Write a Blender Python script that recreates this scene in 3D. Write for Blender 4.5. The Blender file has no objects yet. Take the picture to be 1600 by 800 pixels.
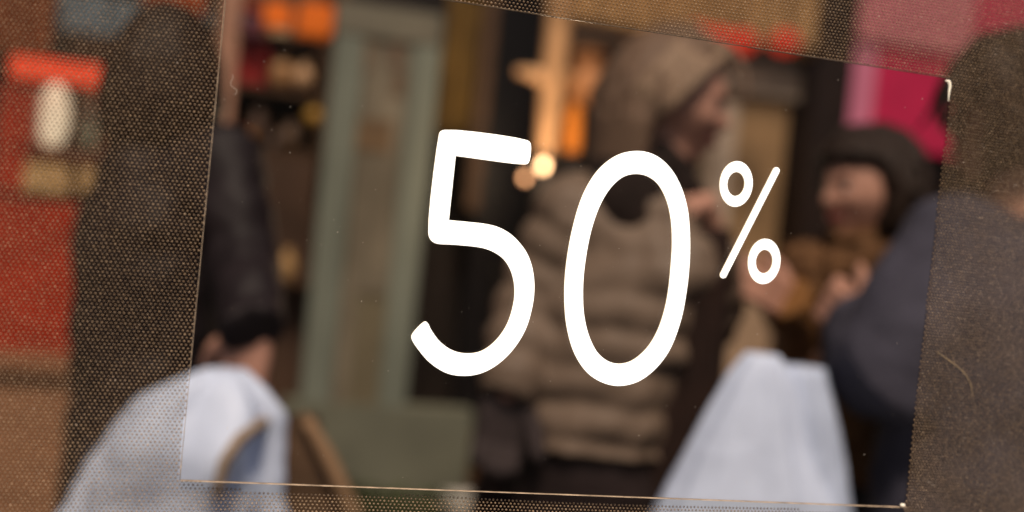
import bpy, bmesh, math, random
import numpy as np
from mathutils import Vector, Matrix, noise
random.seed(7)
rng = np.random.default_rng(11)
S = bpy.context.scene
COL = S.collection
V = Vector
PI = math.pi

# ------------------------------------------------------------------ camera
FPX = 1800.0                                   # focal length in photo pixels (1600 wide)
CAM = V((0.0, -0.62, 1.38))
YAW, PIT, ROL = 0.2736, -0.0228, 0.1011
F = V((math.sin(YAW) * math.cos(PIT), math.cos(YAW) * math.cos(PIT), math.sin(PIT)))
_r = V((math.cos(YAW), -math.sin(YAW), 0)); _u = _r.cross(F)
R = _r * math.cos(ROL) + _u * math.sin(ROL)
U = -_r * math.sin(ROL) + _u * math.cos(ROL)
cd = bpy.data.cameras.new('camera')
cam = bpy.data.objects.new('camera', cd); COL.objects.link(cam)
m = Matrix((R, U, -F)).transposed().to_4x4(); m.translation = CAM
cam.matrix_world = m
cd.sensor_width = 36.0
cd.lens = 36.0 * FPX / 1600.0
cd.clip_start = 0.02; cd.clip_end = 500
cd.dof.use_dof = True
cd.dof.focus_distance = 0.645
cd.dof.aperture_fstop = cd.lens / 15.2
cd.dof.aperture_blades = 0
S.camera = cam

# ------------------------------------------------------------------ world, sun, exposure
SUN_EL, SUN_AZ = math.radians(56), math.radians(194)     # azimuth clockwise from +Y: behind the camera
w = bpy.data.worlds.new("World"); S.world = w; w.use_nodes = True
nt = w.node_tree; bg = nt.nodes['Background']
sky = nt.nodes.new('ShaderNodeTexSky'); sky.sky_type = 'NISHITA'; sky.sun_disc = False
sky.sun_elevation = SUN_EL; sky.sun_rotation = SUN_AZ
sky.air_density = 1.0; sky.dust_density = 4.0; sky.ozone_density = 1.0
nt.links.new(sky.outputs[0], bg.inputs[0]); bg.inputs[1].default_value = 0.05
sd = bpy.data.lights.new('sun', 'SUN'); sd.energy = 3.7; sd.angle = math.radians(13); sd.color = (1, .86, .71)
sun = bpy.data.objects.new('sun', sd); COL.objects.link(sun)
sdir = V((math.sin(SUN_AZ) * math.cos(SUN_EL), math.cos(SUN_AZ) * math.cos(SUN_EL), math.sin(SUN_EL)))
sun.rotation_euler = sdir.to_track_quat('Z', 'Y').to_euler()
S.view_settings.view_transform = 'Standard'; S.view_settings.look = 'None'
S.view_settings.exposure = 0.0; S.view_settings.gamma = 1.0
S.render.engine = 'CYCLES'
S.cycles.use_denoising = True
S.cycles.max_bounces = 8; S.cycles.transparent_max_bounces = 16
S.cycles.use_adaptive_sampling = False
S.cycles.caustics_reflective = False; S.cycles.caustics_refractive = False
S.cycles.sample_clamp_indirect = 4.0

# ------------------------------------------------------------------ helpers
def ray(px, py):
    return (F + R * ((px - 800) / FPX) + U * ((400 - py) / FPX))
def at(px, py, d):                              # point seen at photo pixel, at depth d
    return CAM + ray(px, py) * d
def hit(px, py, Y):                             # point seen at photo pixel on the plane y = Y
    r = ray(px, py); return CAM + r * ((Y - CAM.y) / r.y)

MATS = {}
ALB = 1.0
def lin(c): return tuple(((x / 255) / 12.92 if x / 255 <= .04045 else ((x / 255 + .055) / 1.055) ** 2.4) for x in c)
def mat(name, col, rough=.7, var=.25, scale=18, bump=.15, bscale=60, metal=0, spec=.18, stretch=(1, 1, 1), emit=None, es=0):
    """procedural surface: base colour broken up by noise, fine relief from a second noise"""
    if name in MATS: return MATS[name]
    M = bpy.data.materials.new(name); M.use_nodes = True; col = [c * ALB for c in col]
    n = M.node_tree; b = n.nodes['Principled BSDF']
    tc = n.nodes.new('ShaderNodeTexCoord'); mp = n.nodes.new('ShaderNodeMapping'); mp.inputs['Scale'].default_value = stretch
    n.links.new(tc.outputs['Object'], mp.inputs[0])
    nz = n.nodes.new('ShaderNodeTexNoise'); nz.inputs['Scale'].default_value = scale; nz.inputs['Detail'].default_value = 5
    n.links.new(mp.outputs[0], nz.inputs[0])
    rp = n.nodes.new('ShaderNodeValToRGB')
    rp.color_ramp.elements[0].position = .3; rp.color_ramp.elements[1].position = .72
    rp.color_ramp.elements[0].color = (*[c * (1 - var) for c in col], 1)
    rp.color_ramp.elements[1].color = (*[min(1, c * (1 + var)) for c in col], 1)
    n.links.new(nz.outputs[0], rp.inputs[0]); n.links.new(rp.outputs[0], b.inputs['Base Color'])
    n2 = n.nodes.new('ShaderNodeTexNoise'); n2.inputs['Scale'].default_value = bscale; n2.inputs['Detail'].default_value = 4
    n.links.new(mp.outputs[0], n2.inputs[0])
    bp = n.nodes.new('ShaderNodeBump'); bp.inputs['Strength'].default_value = bump; bp.inputs['Distance'].default_value = .01
    n.links.new(n2.outputs[0], bp.inputs['Height']); n.links.new(bp.outputs[0], b.inputs['Normal'])
    b.inputs['Roughness'].default_value = rough; b.inputs['Metallic'].default_value = metal
    b.inputs['Specular IOR Level'].default_value = spec
    if emit:
        b.inputs['Emission Color'].default_value = (*emit, 1); b.inputs['Emission Strength'].default_value = es
    MATS[name] = M; return M

def clear_mat(name, tint, gloss, rough=.03, col=(1, 1, 1)):
    """thin clear sheet: tinted see-through with a faint gloss"""
    M = bpy.data.materials.new(name); M.use_nodes = True; n = M.node_tree; n.nodes.clear()
    o = n.nodes.new('ShaderNodeOutputMaterial'); t = n.nodes.new('ShaderNodeBsdfTransparent'); g = n.nodes.new('ShaderNodeBsdfGlossy')
    t.inputs[0].default_value = (*tint, 1); g.inputs['Roughness'].default_value = rough; g.inputs[0].default_value = (*col, 1)
    x = n.nodes.new('ShaderNodeMixShader')
    tc = n.nodes.new('ShaderNodeTexCoord'); nz = n.nodes.new('ShaderNodeTexNoise'); nz.inputs['Scale'].default_value = 9
    n.links.new(tc.outputs['Object'], nz.inputs[0])
    mr = n.nodes.new('ShaderNodeMapRange'); mr.inputs['To Min'].default_value = gloss * .6; mr.inputs['To Max'].default_value = gloss * 1.4
    n.links.new(nz.outputs[0], mr.inputs[0]); n.links.new(mr.outputs[0], x.inputs[0])
    n.links.new(t.outputs[0], x.inputs[1]); n.links.new(g.outputs[0], x.inputs[2]); n.links.new(x.outputs[0], o.inputs[0])
    MATS[name] = M; return M

def link(name, me, material=None, parent=None, smooth=True):
    o = bpy.data.objects.new(name, me); COL.objects.link(o)
    if material: me.materials.clear(); me.materials.append(material)
    if parent is not None: o.parent = parent
    if smooth and len(me.polygons): me.polygons.foreach_set('use_smooth', [True] * len(me.polygons))
    return o
def bm_obj(name, bm, material, parent=None, smooth=False):
    me = bpy.data.meshes.new(name); bmesh.ops.recalc_face_normals(bm, faces=bm.faces); bm.to_mesh(me); bm.free()
    return link(name, me, material, parent, smooth)
def tag(o, label=None, cat=None, group=None, kind=None):
    if label: o['label'] = label
    if cat: o['category'] = cat
    if group: o['group'] = group
    if kind: o['kind'] = kind
    return o
def thing(name, label, cat, loc=(0, 0, 0), group=None):
    o = bpy.data.objects.new(name, None); COL.objects.link(o); o.location = loc; o.empty_display_size = .05
    return tag(o, label, cat, group)
def child(o, p):                                # world-space mesh under a thing placed at its base
    o.parent = p; o.matrix_parent_inverse = Matrix.Translation(-wl(p)); return o
def wl(p):
    v = V(p.location); q = p.parent
    return v
def add_box(bm, x0, x1, y0, y1, z0, z1, bev=0.0):
    r = bmesh.ops.create_cube(bm, size=1)
    for v in r['verts']:
        v.co = V(((x0 + x1) / 2 + v.co.x * (x1 - x0), (y0 + y1) / 2 + v.co.y * (y1 - y0), (z0 + z1) / 2 + v.co.z * (z1 - z0)))
    if bev > 0:
        es = list({e for v in r['verts'] for e in v.link_edges})
        bmesh.ops.bevel(bm, geom=es, offset=bev, segments=2, affect='EDGES')
def ring(bm, c, u, v, n=20, mod=None):
    out = []
    for i in range(n):
        a = 2 * PI * i / n; k = mod(a) if mod else 1
        out.append(bm.verts.new(c + u * (math.cos(a) * k) + v * (math.sin(a) * k)))
    return out
def skin_rings(bm, rs, caps=True):
    for a, b in zip(rs, rs[1:]):
        n = len(a)
        for i in range(n): bm.faces.new((a[i], a[(i + 1) % n], b[(i + 1) % n], b[i]))
    if caps:
        bm.faces.new(list(reversed(rs[0]))); bm.faces.new(rs[-1])
def frame(d, hint=V((0, 0, 1))):
    d = d.normalized()
    if abs(d.dot(hint)) > .97: hint = V((1, .2, 0)).normalized()
    s = d.cross(hint).normalized(); return s, s.cross(d).normalized()
def tube(bm, pts, rad, n=14, quilt=0, qlen=.05, sub=6, ball=True):
    """tapered tube through points with rounded ends; quilt makes puffy bands"""
    P = []; Rd = []
    for i in range(len(pts) - 1):
        L = (pts[i + 1] - pts[i]).length
        for k in range(sub):
            t = k / sub; P.append(pts[i].lerp(pts[i + 1], t)); Rd.append(rad[i] * (1 - t) + rad[i + 1] * t)
    P.append(pts[-1]); Rd.append(rad[-1])
    if quilt:
        P2 = []; R2 = []; tot = sum((P[i + 1] - P[i]).length for i in range(len(P) - 1)); N = max(8, int(tot / .006))
        cum = [0]
        for i in range(len(P) - 1): cum.append(cum[-1] + (P[i + 1] - P[i]).length)
        j = 0
        for k in range(N + 1):
            s = tot * k / N
            while j < len(P) - 2 and cum[j + 1] < s: j += 1
            t = (s - cum[j]) / max(1e-6, cum[j + 1] - cum[j])
            P2.append(P[j].lerp(P[j + 1], t)); r = Rd[j] * (1 - t) + Rd[j + 1] * t
            R2.append(r + quilt * (abs(math.sin(PI * s / qlen)) ** .6 - .6))
        P, Rd = P2, R2
    rs = []
    d0 = (P[1] - P[0]).normalized(); d1 = (P[-1] - P[-2]).normalized()
    s, t = frame(d0)
    if ball:
        for a in (80, 55, 28):
            c = P[0] - d0 * Rd[0] * math.sin(math.radians(a)); k = Rd[0] * math.cos(math.radians(a)); rs.append(ring(bm, c, s * k, t * k, n))
    for i, p in enumerate(P):
        d = (P[min(i + 1, len(P) - 1)] - P[max(i - 1, 0)]).normalized()
        s = (s - d * s.dot(d)).normalized(); t = d.cross(s)
        rs.append(ring(bm, p, s * Rd[i], t * Rd[i], n))
    if ball:
        for a in (28, 55, 80):
            c = P[-1] + d1 * Rd[-1] * math.sin(math.radians(a)); k = Rd[-1] * math.cos(math.radians(a)); rs.append(ring(bm, c, s * k, t * k, n))
    skin_rings(bm, rs)
def ellipsoid(bm, c, rx, ry, rz, mtx=None, sub=3):
    r = bmesh.ops.create_icosphere(bm, subdivisions=sub, radius=1)
    for v in r['verts']:
        p = V((v.co.x * rx, v.co.y * ry, v.co.z * rz))
        if mtx: p = mtx @ p
        v.co = c + p
    return r['verts']
def fuse(name, bm, material, voxel=.006, smooth=5, parent=None, disp=None):
    """unite closed shapes into one continuous surface"""
    bmesh.ops.recalc_face_normals(bm, faces=bm.faces)
    me = bpy.data.meshes.new(name); bm.to_mesh(me); bm.free()
    o = bpy.data.objects.new('tmp', me); COL.objects.link(o)
    rm = o.modifiers.new('r', 'REMESH'); rm.mode = 'VOXEL'; rm.voxel_size = voxel
    sm = o.modifiers.new('s', 'SMOOTH'); sm.iterations = smooth; sm.factor = .5
    dg = bpy.context.evaluated_depsgraph_get(); ev = o.evaluated_get(dg)
    m2 = bpy.data.meshes.new_from_object(ev); m2.name = name
    bpy.data.objects.remove(o); bpy.data.meshes.remove(me)
    if disp:
        n = len(m2.vertices); no = [0.0] * (3 * n); m2.vertices.foreach_get('normal', no)
        for i, v in enumerate(m2.vertices):
            v.co += V(no[3 * i:3 * i + 3]) * disp(v.co)
    return link(name, m2, material, parent)

# ================================================================== the illuminated sign and its mesh screen (plane y = 0)
PX0, PZ0, PW, PH = .0115 * .62, -.2366 * .62 + CAM.z, .7034 * .62, .4298 * .62
m_plate = clear_mat('clear acrylic', (.97, .955, .94), .005)
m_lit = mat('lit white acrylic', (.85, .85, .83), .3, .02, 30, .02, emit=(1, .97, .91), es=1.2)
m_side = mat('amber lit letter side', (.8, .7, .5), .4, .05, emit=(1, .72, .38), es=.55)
m_edge = mat('acrylic edge highlight', (.55, .42, .30), .3, .35, 160, .2, 300, emit=None)  # light caught along the cut edge is put into this tan
sign = thing('discount_sign', 'clear acrylic panel with large glowing white 50% mounted over dark mesh screen', 'sign', (PX0 + PW / 2, 0, PZ0))
bm = bmesh.new(); add_box(bm, PX0, PX0 + PW, -.0045, -.0015, PZ0, PZ0 + PH, .0004)
child(bm_obj('panel', bm, m_plate), sign)
def edge_strip(pts, wdt, name='edge_highlight'):
    """slim irregular bright cut edge of the panel"""
    bm = bmesh.new(); n = 60; rs = []
    for i in range(n + 1):
        t = i / n; p = pts[0].lerp(pts[1], t)
        k = wdt * (.55 + .75 * abs(noise.noise(V((t * 14, wdt * 900, 3))))) 
        d = (pts[1] - pts[0]).normalized(); s = V((0, 1, 0)).cross(d)
        rs.append(ring(bm, p, s * k, V((0, -1, 0)) * .0016, 6))
    skin_rings(bm, rs); return child(bm_obj(name, bm, m_edge, smooth=True), sign)
y_e = -.003
edge_strip((V((PX0 - .0004, y_e, PZ0)), V((PX0 - .0004, y_e, PZ0 + PH))), .00032)
edge_strip((V((PX0, y_e, PZ0 - .0004)), V((PX0 + PW, y_e, PZ0 - .0004))), .00022)
edge_strip((V((PX0, y_e, PZ0 + PH + .0003)), V((PX0 + PW, y_e, PZ0 + PH + .0003))), .00010)
# corner glints, painted as small glowing slivers
m_glint = mat('corner glint', (.9, .82, .68), .2, .1, emit=(1, .85, .62), es=.5)
def glint(pxs, rad):
    bm = bmesh.new(); tube(bm, [hit(x, y, -.0052) for x, y in pxs], rad, 8, sub=3); return child(bm_obj('corner_glint', bm, m_glint, smooth=True), sign)
glint([(1478, 126), (1483, 127), (1484.5, 134), (1483, 144), (1482, 158)], [.0004, .0009, .0008, .0006, .0002])
glint([(1409, 789), (1412, 789.5)], [.0009, .0009])

def smooth_loop(pts, n=5):
    out = []; N = len(pts)
    for i in range(N):
        p0, p1, p2, p3 = [np.array(pts[(i + k) % N][:2], float) for k in (-1, 0, 1, 2)]
        if len(pts[i]) > 2 or len(pts[(i + 1) % N]) > 2:
            if len(pts[i]) > 2: p0 = p1 - (p2 - p1)
            if len(pts[(i + 1) % N]) > 2: p3 = p2 + (p2 - p1)
        # centripetal Catmull-Rom
        t0 = 0; t1 = np.linalg.norm(p1 - p0) ** .5; t2 = t1 + np.linalg.norm(p2 - p1) ** .5; t3 = t2 + np.linalg.norm(p3 - p2) ** .5
        for k in range(n):
            t = t1 + (t2 - t1) * k / n
            a1 = (t1 - t) / (t1 - t0) * p0 + (t - t0) / (t1 - t0) * p1; a2 = (t2 - t) / (t2 - t1) * p1 + (t - t1) / (t2 - t1) * p2
            a3 = (t3 - t) / (t3 - t2) * p2 + (t - t2) / (t3 - t2) * p3
            b1 = (t2 - t) / (t2 - t0) * a1 + (t - t0) / (t2 - t0) * a2; b2 = (t3 - t) / (t3 - t1) * a2 + (t - t1) / (t3 - t1) * a3
            out.append(tuple((t2 - t) / (t2 - t1) * b1 + (t - t1) / (t2 - t1) * b2))
    return out
YF = -.0052                                     # front face of the letters
def flat_letter(name, loops):
    """loops in sign plane coordinates (x, z) -> solid letter 1 mm thick"""
    cu = bpy.data.curves.new(name, 'CURVE'); cu.dimensions = '2D'; cu.fill_mode = 'BOTH'; cu.extrude = .0003; cu.bevel_depth = .0001; cu.offset = -.0001
    for lp in loops:
        sp = cu.splines.new('POLY'); sp.points.add(len(lp) - 1); sp.use_cyclic_u = True
        for q, (x, z) in zip(sp.points, lp): q.co = (x, z, 0, 1)
    o = bpy.data.objects.new('tmp', cu); COL.objects.link(o)
    me = bpy.data.meshes.new_from_object(o.evaluated_get(bpy.context.evaluated_depsgraph_get())); bpy.data.objects.remove(o)
    for v in me.vertices: v.co = V((v.co.x, YF - v.co.z, v.co.y))
    bm = bmesh.new(); bm.from_mesh(me); bmesh.ops.recalc_face_normals(bm, faces=bm.faces); bm.to_mesh(me); bm.free()
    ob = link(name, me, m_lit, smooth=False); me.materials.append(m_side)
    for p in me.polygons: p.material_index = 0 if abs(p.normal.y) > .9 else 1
    return child(ob, sign)
def pl(px, py):
    h = hit(px, py, YF); return (h.x, h.z)
five = [(685, 213.8), (687.5, 206), (695, 202.8), (822.5, 218.8), (828, 222.5), (829.6, 228.8), (827.5, 250), (823.8, 256), (817, 257), (712, 243.8, 1), (701.3, 343.8, 1),
        (735, 347), (760, 350), (780, 355.5), (800, 367.5), (820, 390), (829.3, 410), (834, 432), (834.8, 455), (831, 482.5), (821, 515), (802.5, 545), (780, 567.5), (755, 582), (730, 587.2), (700, 583.8), (672.5, 567.5),
        (652.5, 545), (642.8, 528.8), (643.4, 522.5), (660, 504.3), (664.5, 502.2), (668.3, 504.8), (673.5, 515), (687.5, 533.8), (707.5, 547.5), (730, 552), (752.5, 548), (775, 531), (792.5, 505),
        (802.5, 470), (803, 445), (797.5, 422.5), (787, 405.5), (774, 395.5), (760, 389.3), (745, 386), (710, 382.5), (680, 380), (672.3, 374), (669, 364)]
z_out = [(992.5, 235.8), (970, 240), (950, 251), (930, 270.5), (910, 305), (893.8, 358), (884, 415), (881.3, 460), (885, 510), (897.5, 553), (918, 583), (943, 598.5), (967.5, 603), (995, 597), (1020, 580), (1045, 548.8),
         (1063.8, 500), (1073.3, 450), (1077.3, 410), (1078, 372), (1074.5, 328), (1065, 294), (1050, 266), (1031, 247), (1012, 238)]
z_in = [(992.5, 272), (975, 275.8), (957.5, 289.5), (940, 315.5), (923.8, 360), (913, 420), (910.8, 460), (913, 495), (921.3, 527.5), (935, 552.5), (952.5, 565.3), (970, 568), (987.5, 563), (1010, 544), (1027.5, 515),
        (1041, 470), (1047.6, 415), (1049.5, 375), (1047, 338), (1039, 308), (1026, 286), (1010, 275)]
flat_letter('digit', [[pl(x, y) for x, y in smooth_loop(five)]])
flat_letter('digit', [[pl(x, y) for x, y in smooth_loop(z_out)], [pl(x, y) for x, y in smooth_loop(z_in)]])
def ell(l, r, t, b):
    cx, cz = (pl(*l)[0] + pl(*r)[0]) / 2, (pl(*t)[1] + pl(*b)[1]) / 2
    rx, rz = (pl(*r)[0] - pl(*l)[0]) / 2, (pl(*t)[1] - pl(*b)[1]) / 2
    return [(cx + rx * math.cos(a), cz + rz * math.sin(a)) for a in [2 * PI * i / 72 for i in range(72)]]
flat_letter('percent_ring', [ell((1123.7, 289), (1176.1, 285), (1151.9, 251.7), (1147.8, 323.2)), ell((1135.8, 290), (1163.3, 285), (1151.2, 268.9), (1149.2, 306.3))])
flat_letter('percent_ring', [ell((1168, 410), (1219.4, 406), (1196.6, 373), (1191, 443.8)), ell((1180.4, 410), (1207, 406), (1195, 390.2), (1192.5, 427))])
a, b = np.array((1212.6, 266.6)), np.array((1129.8, 429.6)); d = (b - a) / np.linalg.norm(b - a); pn = np.array((-d[1], d[0])); hw = 5.3
sl = [a + hw * (math.cos(t) * pn - math.sin(t) * d) for t in np.linspace(0, PI, 12)] + [b + hw * (-math.cos(t) * pn + math.sin(t) * d) for t in np.linspace(0, PI, 12)]
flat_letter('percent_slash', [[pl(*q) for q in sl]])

# ---- mesh screen: added film + woven floats, real geometry
def thread_mat():
    M = bpy.data.materials.new('bronze nylon thread'); M.use_nodes = True; n = M.node_tree; n.nodes.clear()
    o = n.nodes.new('ShaderNodeOutputMaterial'); t = n.nodes.new('ShaderNodeBsdfTransparent'); t.inputs[0].default_value = (.92, .9, .88, 1)
    p = n.nodes.new('ShaderNodeBsdfPrincipled'); p.inputs['Roughness'].default_value = .32; p.inputs['Specular IOR Level'].default_value = .8
    tc = n.nodes.new('ShaderNodeTexCoord'); nz = n.nodes.new('ShaderNodeTexNoise'); nz.inputs['Scale'].default_value = 900; nz.inputs['Detail'].default_value = 1
    rp = n.nodes.new('ShaderNodeValToRGB'); rp.color_ramp.elements[0].color = (.24, .155, .09, 1); rp.color_ramp.elements[1].color = (.62, .42, .25, 1)
    rp.color_ramp.elements[0].position = .45; rp.color_ramp.elements[1].position = .75
    n.links.new(tc.outputs['Object'], nz.inputs[0]); n.links.new(nz.outputs[0], rp.inputs[0]); n.links.new(rp.outputs[0], p.inputs['Base Color'])
    n3 = n.nodes.new('ShaderNodeTexNoise'); n3.inputs['Scale'].default_value = 9; n3.inputs['Detail'].default_value = 6; n3.inputs['Distortion'].default_value = .6
    mr = n.nodes.new('ShaderNodeMapRange'); mr.inputs['From Min'].default_value = .3; mr.inputs['From Max'].default_value = .7; mr.inputs['To Min'].default_value = THREAD_OPAQUE * .78; mr.inputs['To Max'].default_value = THREAD_OPAQUE * 1.25
    n.links.new(tc.outputs['Object'], n3.inputs[0]); n.links.new(n3.outputs[0], mr.inputs[0])
    x = n.nodes.new('ShaderNodeMixShader'); n.links.new(mr.outputs[0], x.inputs[0])
    n.links.new(t.outputs[0], x.inputs[1]); n.links.new(p.outputs[0], x.inputs[2]); n.links.new(x.outputs[0], o.inputs[0])
    return M
THREAD_OPAQUE = .60
screen = thing('mesh_screen', 'fine dark bronze mesh fabric stretched in a metal frame around the clear sign panel', 'mesh screen', (.26, 0, 0))
l0 = hit(46, 85, 0); l1 = hit(53.7, 86, 0); pitch = (l1.x - l0.x); rowp = pitch * .80
MX0, MX1 = hit(-70, 400, 0).x, hit(1690, 400, 0).x
MZ0, MZ1 = min(hit(0, 860, 0).z, hit(1600, 860, 0).z), max(hit(0, -60, 0).z, hit(1600, -60, 0).z)
nx = int((MX1 - MX0) / pitch); nz_ = int((MZ1 - MZ0) / rowp)
ii, jj = np.meshgrid(np.arange(nx), np.arange(nz_), indexing='ij')
cx = MX0 + (ii + .5 * (jj % 2)) * pitch; cz = MZ0 + jj * rowp
# the weave runs a touch off square, and is a little irregular
cx = cx + rng.normal(0, .016, cx.shape) * pitch + .0011 * np.sin(cz * 23) ; cz = cz + rng.normal(0, .015, cz.shape) * rowp + .0008 * np.sin(cx * 19)
cx = cx.ravel(); cz = cz.ravel()
gap = .0035
keep = ~((cx > PX0 - .0009) & (cx < PX0 + PW + .0006) & (cz > PZ0 - .0012 - gap * ((cx > PX0 + .012))) & (cz < PZ0 + PH + .0006))
cx = cx[keep]; cz = cz[keep]; N = len(cx)
# each float: hexagonal low dome of 13 points, plus a slim link up to the next row
ang = np.arange(6) * PI / 3 + PI / 6
hx = np.cos(ang); hz = np.sin(ang)
sx = pitch * .32; sz = rowp * .41
tmpl = np.concatenate([np.stack([hx * sx, 0 * hx, hz * sz], 1), np.stack([hx * sx * .62, 0 * hx - .0006, hz * sz * .62], 1), [[0, -.0009, 0]]])
tr = []
for k in range(6):
    q = (k + 1) % 6; tr += [(k, q, 6 + q), (k, 6 + q, 6 + k), (6 + k, 6 + q, 12)]
tr = np.array(tr)
sc = 1 + rng.normal(0, .05, N); amt = np.where(rng.random(N) < .025 + .07 * (cx > PX0 + PW), .5, .06); tilt_x = rng.normal(0, 1, N) * amt * .0006 / sx; tilt_z = rng.normal(0, 1, N) * amt * .0006 / sz
co = tmpl[None] * np.stack([sc, 1 + rng.normal(0, .15, N), sc], 1)[:, None, :]
co[:, 6:, 1] += co[:, 6:, 0] * tilt_x[:, None] * 2.2 + co[:, 6:, 2] * tilt_z[:, None] * 2.2
co += np.stack([cx, np.zeros(N) - .0002, cz], 1)[:, None, :]
idx = (tr[None] + (np.arange(N) * 13)[:, None, None]).reshape(-1, 3)
me = bpy.data.meshes.new('weave'); me.vertices.add(N * 13); me.vertices.foreach_set('co', co.reshape(-1).astype(np.float32))
me.loops.add(idx.size); me.loops.foreach_set('vertex_index', idx.reshape(-1).astype(np.int32))
me.polygons.add(len(idx)); me.polygons.foreach_set('loop_start', np.arange(0, idx.size, 3, dtype=np.int32)); me.polygons.foreach_set('loop_total', np.full(len(idx), 3, dtype=np.int32))
me.update(calc_edges=True); me.validate()
weave = tag(child(link('weave', me, thread_mat()), screen), kind='stuff')
print('weave cells', N, 'pitch', pitch)
# film added to darken the mesh holes, cut out behind the clear panel
m_film = clear_mat('added dimming film', (.86, .85, .83), .004, .25)
bm = bmesh.new(); pts = []
def quad(x0, x1, z0, z1):
    add_box(bm, x0, x1, .0008, .0011, z0, z1)
quad(MX0 - .01, PX0 - .0012, MZ0 - .01, MZ1 + .01); quad(PX0 + PW + .001, MX1 + .01, MZ0 - .01, MZ1 + .01)
quad(PX0 - .0012, PX0 + PW + .001, PZ0 + PH + .001, MZ1 + .01); quad(PX0 - .0012, PX0 + PW + .001, MZ0 - .01, PZ0 - .0012)
child(bm_obj('film', bm, m_film), screen)
m_frame = mat('dark bronze frame', (.05, .04, .035), .35, .2, metal=.6)
fx0, fx1, fz0, fz1 = MX0 - .06, MX1 + .06, MZ0 - .06, MZ1 + .06
for (x0, x1, z0, z1, nm) in ((fx0, MX0 - .008, 0, fz1, 'post'), (MX1 + .008, fx1, 0, fz1, 'post'), (MX0 - .008, MX1 + .008, MZ1 + .008, fz1, 'rail'), (MX0 - .008, MX1 + .008, fz0, MZ0 - .008, 'rail')):
    bm = bmesh.new(); add_box(bm, x0, x1, -.02, .02, z0, z1, .003); child(bm_obj(nm, bm, m_frame), screen)
# dust, a curly fibre and a scratch, its golden glints painted on
m_dust = mat('dust', (.6, .52, .44), .6, .2)
bm = bmesh.new()
for k in range(230):
    x = random.uniform(PX0 + .003, PX0 + PW - .003); z = random.uniform(PZ0 + .003, PZ0 + PH - .003); r = random.choice((.00007, .0001, .00013, .0002)) * random.uniform(.6, 1.1)
    bmesh.ops.create_icosphere(bm, subdivisions=1, radius=r, matrix=Matrix.Translation((x, -.0047, z)) @ Matrix.Diagonal((random.uniform(.7, 2.2), 1, random.uniform(.7, 1.6), 1)))
tag(bm_obj('dust', bm, m_dust), 'fine pale dust specks on the clear acrylic panel', 'dust', kind='stuff')
bm = bmesh.new(); tube(bm, [hit(x, y, -.005) for x, y in ((363, 117), (364, 122), (360.5, 128), (361, 134), (366, 138), (370, 141), (369, 146), (366, 148))], [.00012] * 8, 6, sub=3)
tag(bm_obj('lint_fibre', bm, mat('lint', (.7, .6, .5), .6), smooth=True), 'tiny curly pale fibre stuck near the upper left edge of the clear panel', 'fibre')
bm = bmesh.new(); tube(bm, [hit(x, y, -.0012) for x, y in ((1464, 550), (1476, 558), (1490, 568), (1503, 579), (1512, 590), (1518, 604), (1520, 620))], [.0001, .00022, .00016, .0002, .00015, .00018, .0001], 6, sub=3)
tag(bm_obj('scratch_glints', bm, mat('gold scratch glints', (.7, .5, .28), .3, .5, 900), smooth=True), 'thin curved scratch with painted golden glints on the mesh to the lower right of the panel', 'scratch')

# ================================================================== street and shopfront behind
ALB = .6
m_pave = mat('pavement stone', (.16, .145, .13), .8, .25, 6, .3, 40)
bm = bmesh.new(); vs = [bm.verts.new(v) for v in ((-60, -30, 0), (60, -30, 0), (60, 90, 0), (-60, 90, 0))]; bm.faces.new(vs)
tag(bm_obj('ground', bm, m_pave), kind='structure')
YW = 3.9
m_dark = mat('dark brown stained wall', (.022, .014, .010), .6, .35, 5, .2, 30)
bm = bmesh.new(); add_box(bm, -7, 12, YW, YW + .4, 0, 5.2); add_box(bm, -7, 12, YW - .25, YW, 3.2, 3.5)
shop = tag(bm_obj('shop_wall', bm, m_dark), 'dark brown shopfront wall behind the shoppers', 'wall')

def pxbox(px0, py0, px1, py1, Y, dep, bev=.004, bm=None):
    """box whose front face at y=Y spans the photo pixels"""
    xm, ym = (px0 + px1) / 2, (py0 + py1) / 2
    x0, x1 = hit(px0, ym, Y).x, hit(px1, ym, Y).x; z1, z0 = hit(xm, py0, Y).z, hit(xm, py1, Y).z
    b = bm or bmesh.new(); add_box(b, x0, x1, Y, Y + dep, max(z0, .002), z1, bev); return b
def pxpart(name, box, Y, dep, material, parent, bev=.004, kind=None):
    o = bm_obj(name, pxbox(*box, Y, dep, bev), material); 
    if parent is not None: child(o, parent)
    return o

C = lambda *c: lin(c)
m_red = mat('red lacquer', C(204, 50, 16), .45, .25, 8)
m_redhot = mat('glowing red sign strip', C(235, 60, 35), .4, .2, 12, emit=(1, .10, .035), es=.7)
m_white = mat('lamp glass', (.8, .75, .65), .4, .1, emit=(1, .80, .55), es=1.0)
m_grey = mat('grey green painted wood', C(130, 135, 122), .5, .18, 7, .15, 25, stretch=(1, 1, .3))
m_greyglass = mat('brown tinted glass', C(134, 124, 106), .5, .3, 3, .05, 10)
m_taupe = mat('taupe painted wood', C(198, 178, 158), .55, .15, 5)
m_taupe2 = mat('warm brown door panel', C(172, 138, 100), .55, .2, 4)
m_gold = mat('gilded metal', C(232, 180, 130), .42, .25, 10, .1, metal=.15)
m_wood = mat('brown shelf wood', C(92, 66, 44), .6, .3, 6, stretch=(1, 1, 6))
m_plinth = mat('tan brown counter wood', C(184, 130, 96), .6, .22, 5, stretch=(1, 1, 5))
m_beige = mat('beige card', C(235, 190, 130), .7, .2)
m_slate = mat('blue grey fabric', C(124, 144, 156), .8, .3, 9)
m_bottle = mat('pale green glass', C(200, 225, 198), .3, .15)
m_orange = mat('orange box painted glow', C(235, 110, 25), .5, .25, 10, emit=(1, .22, .02), es=.22)  # orange lights painted as a glow on the cartons
m_crimson = mat('crimson card', C(160, 36, 32), .6, .3)
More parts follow.
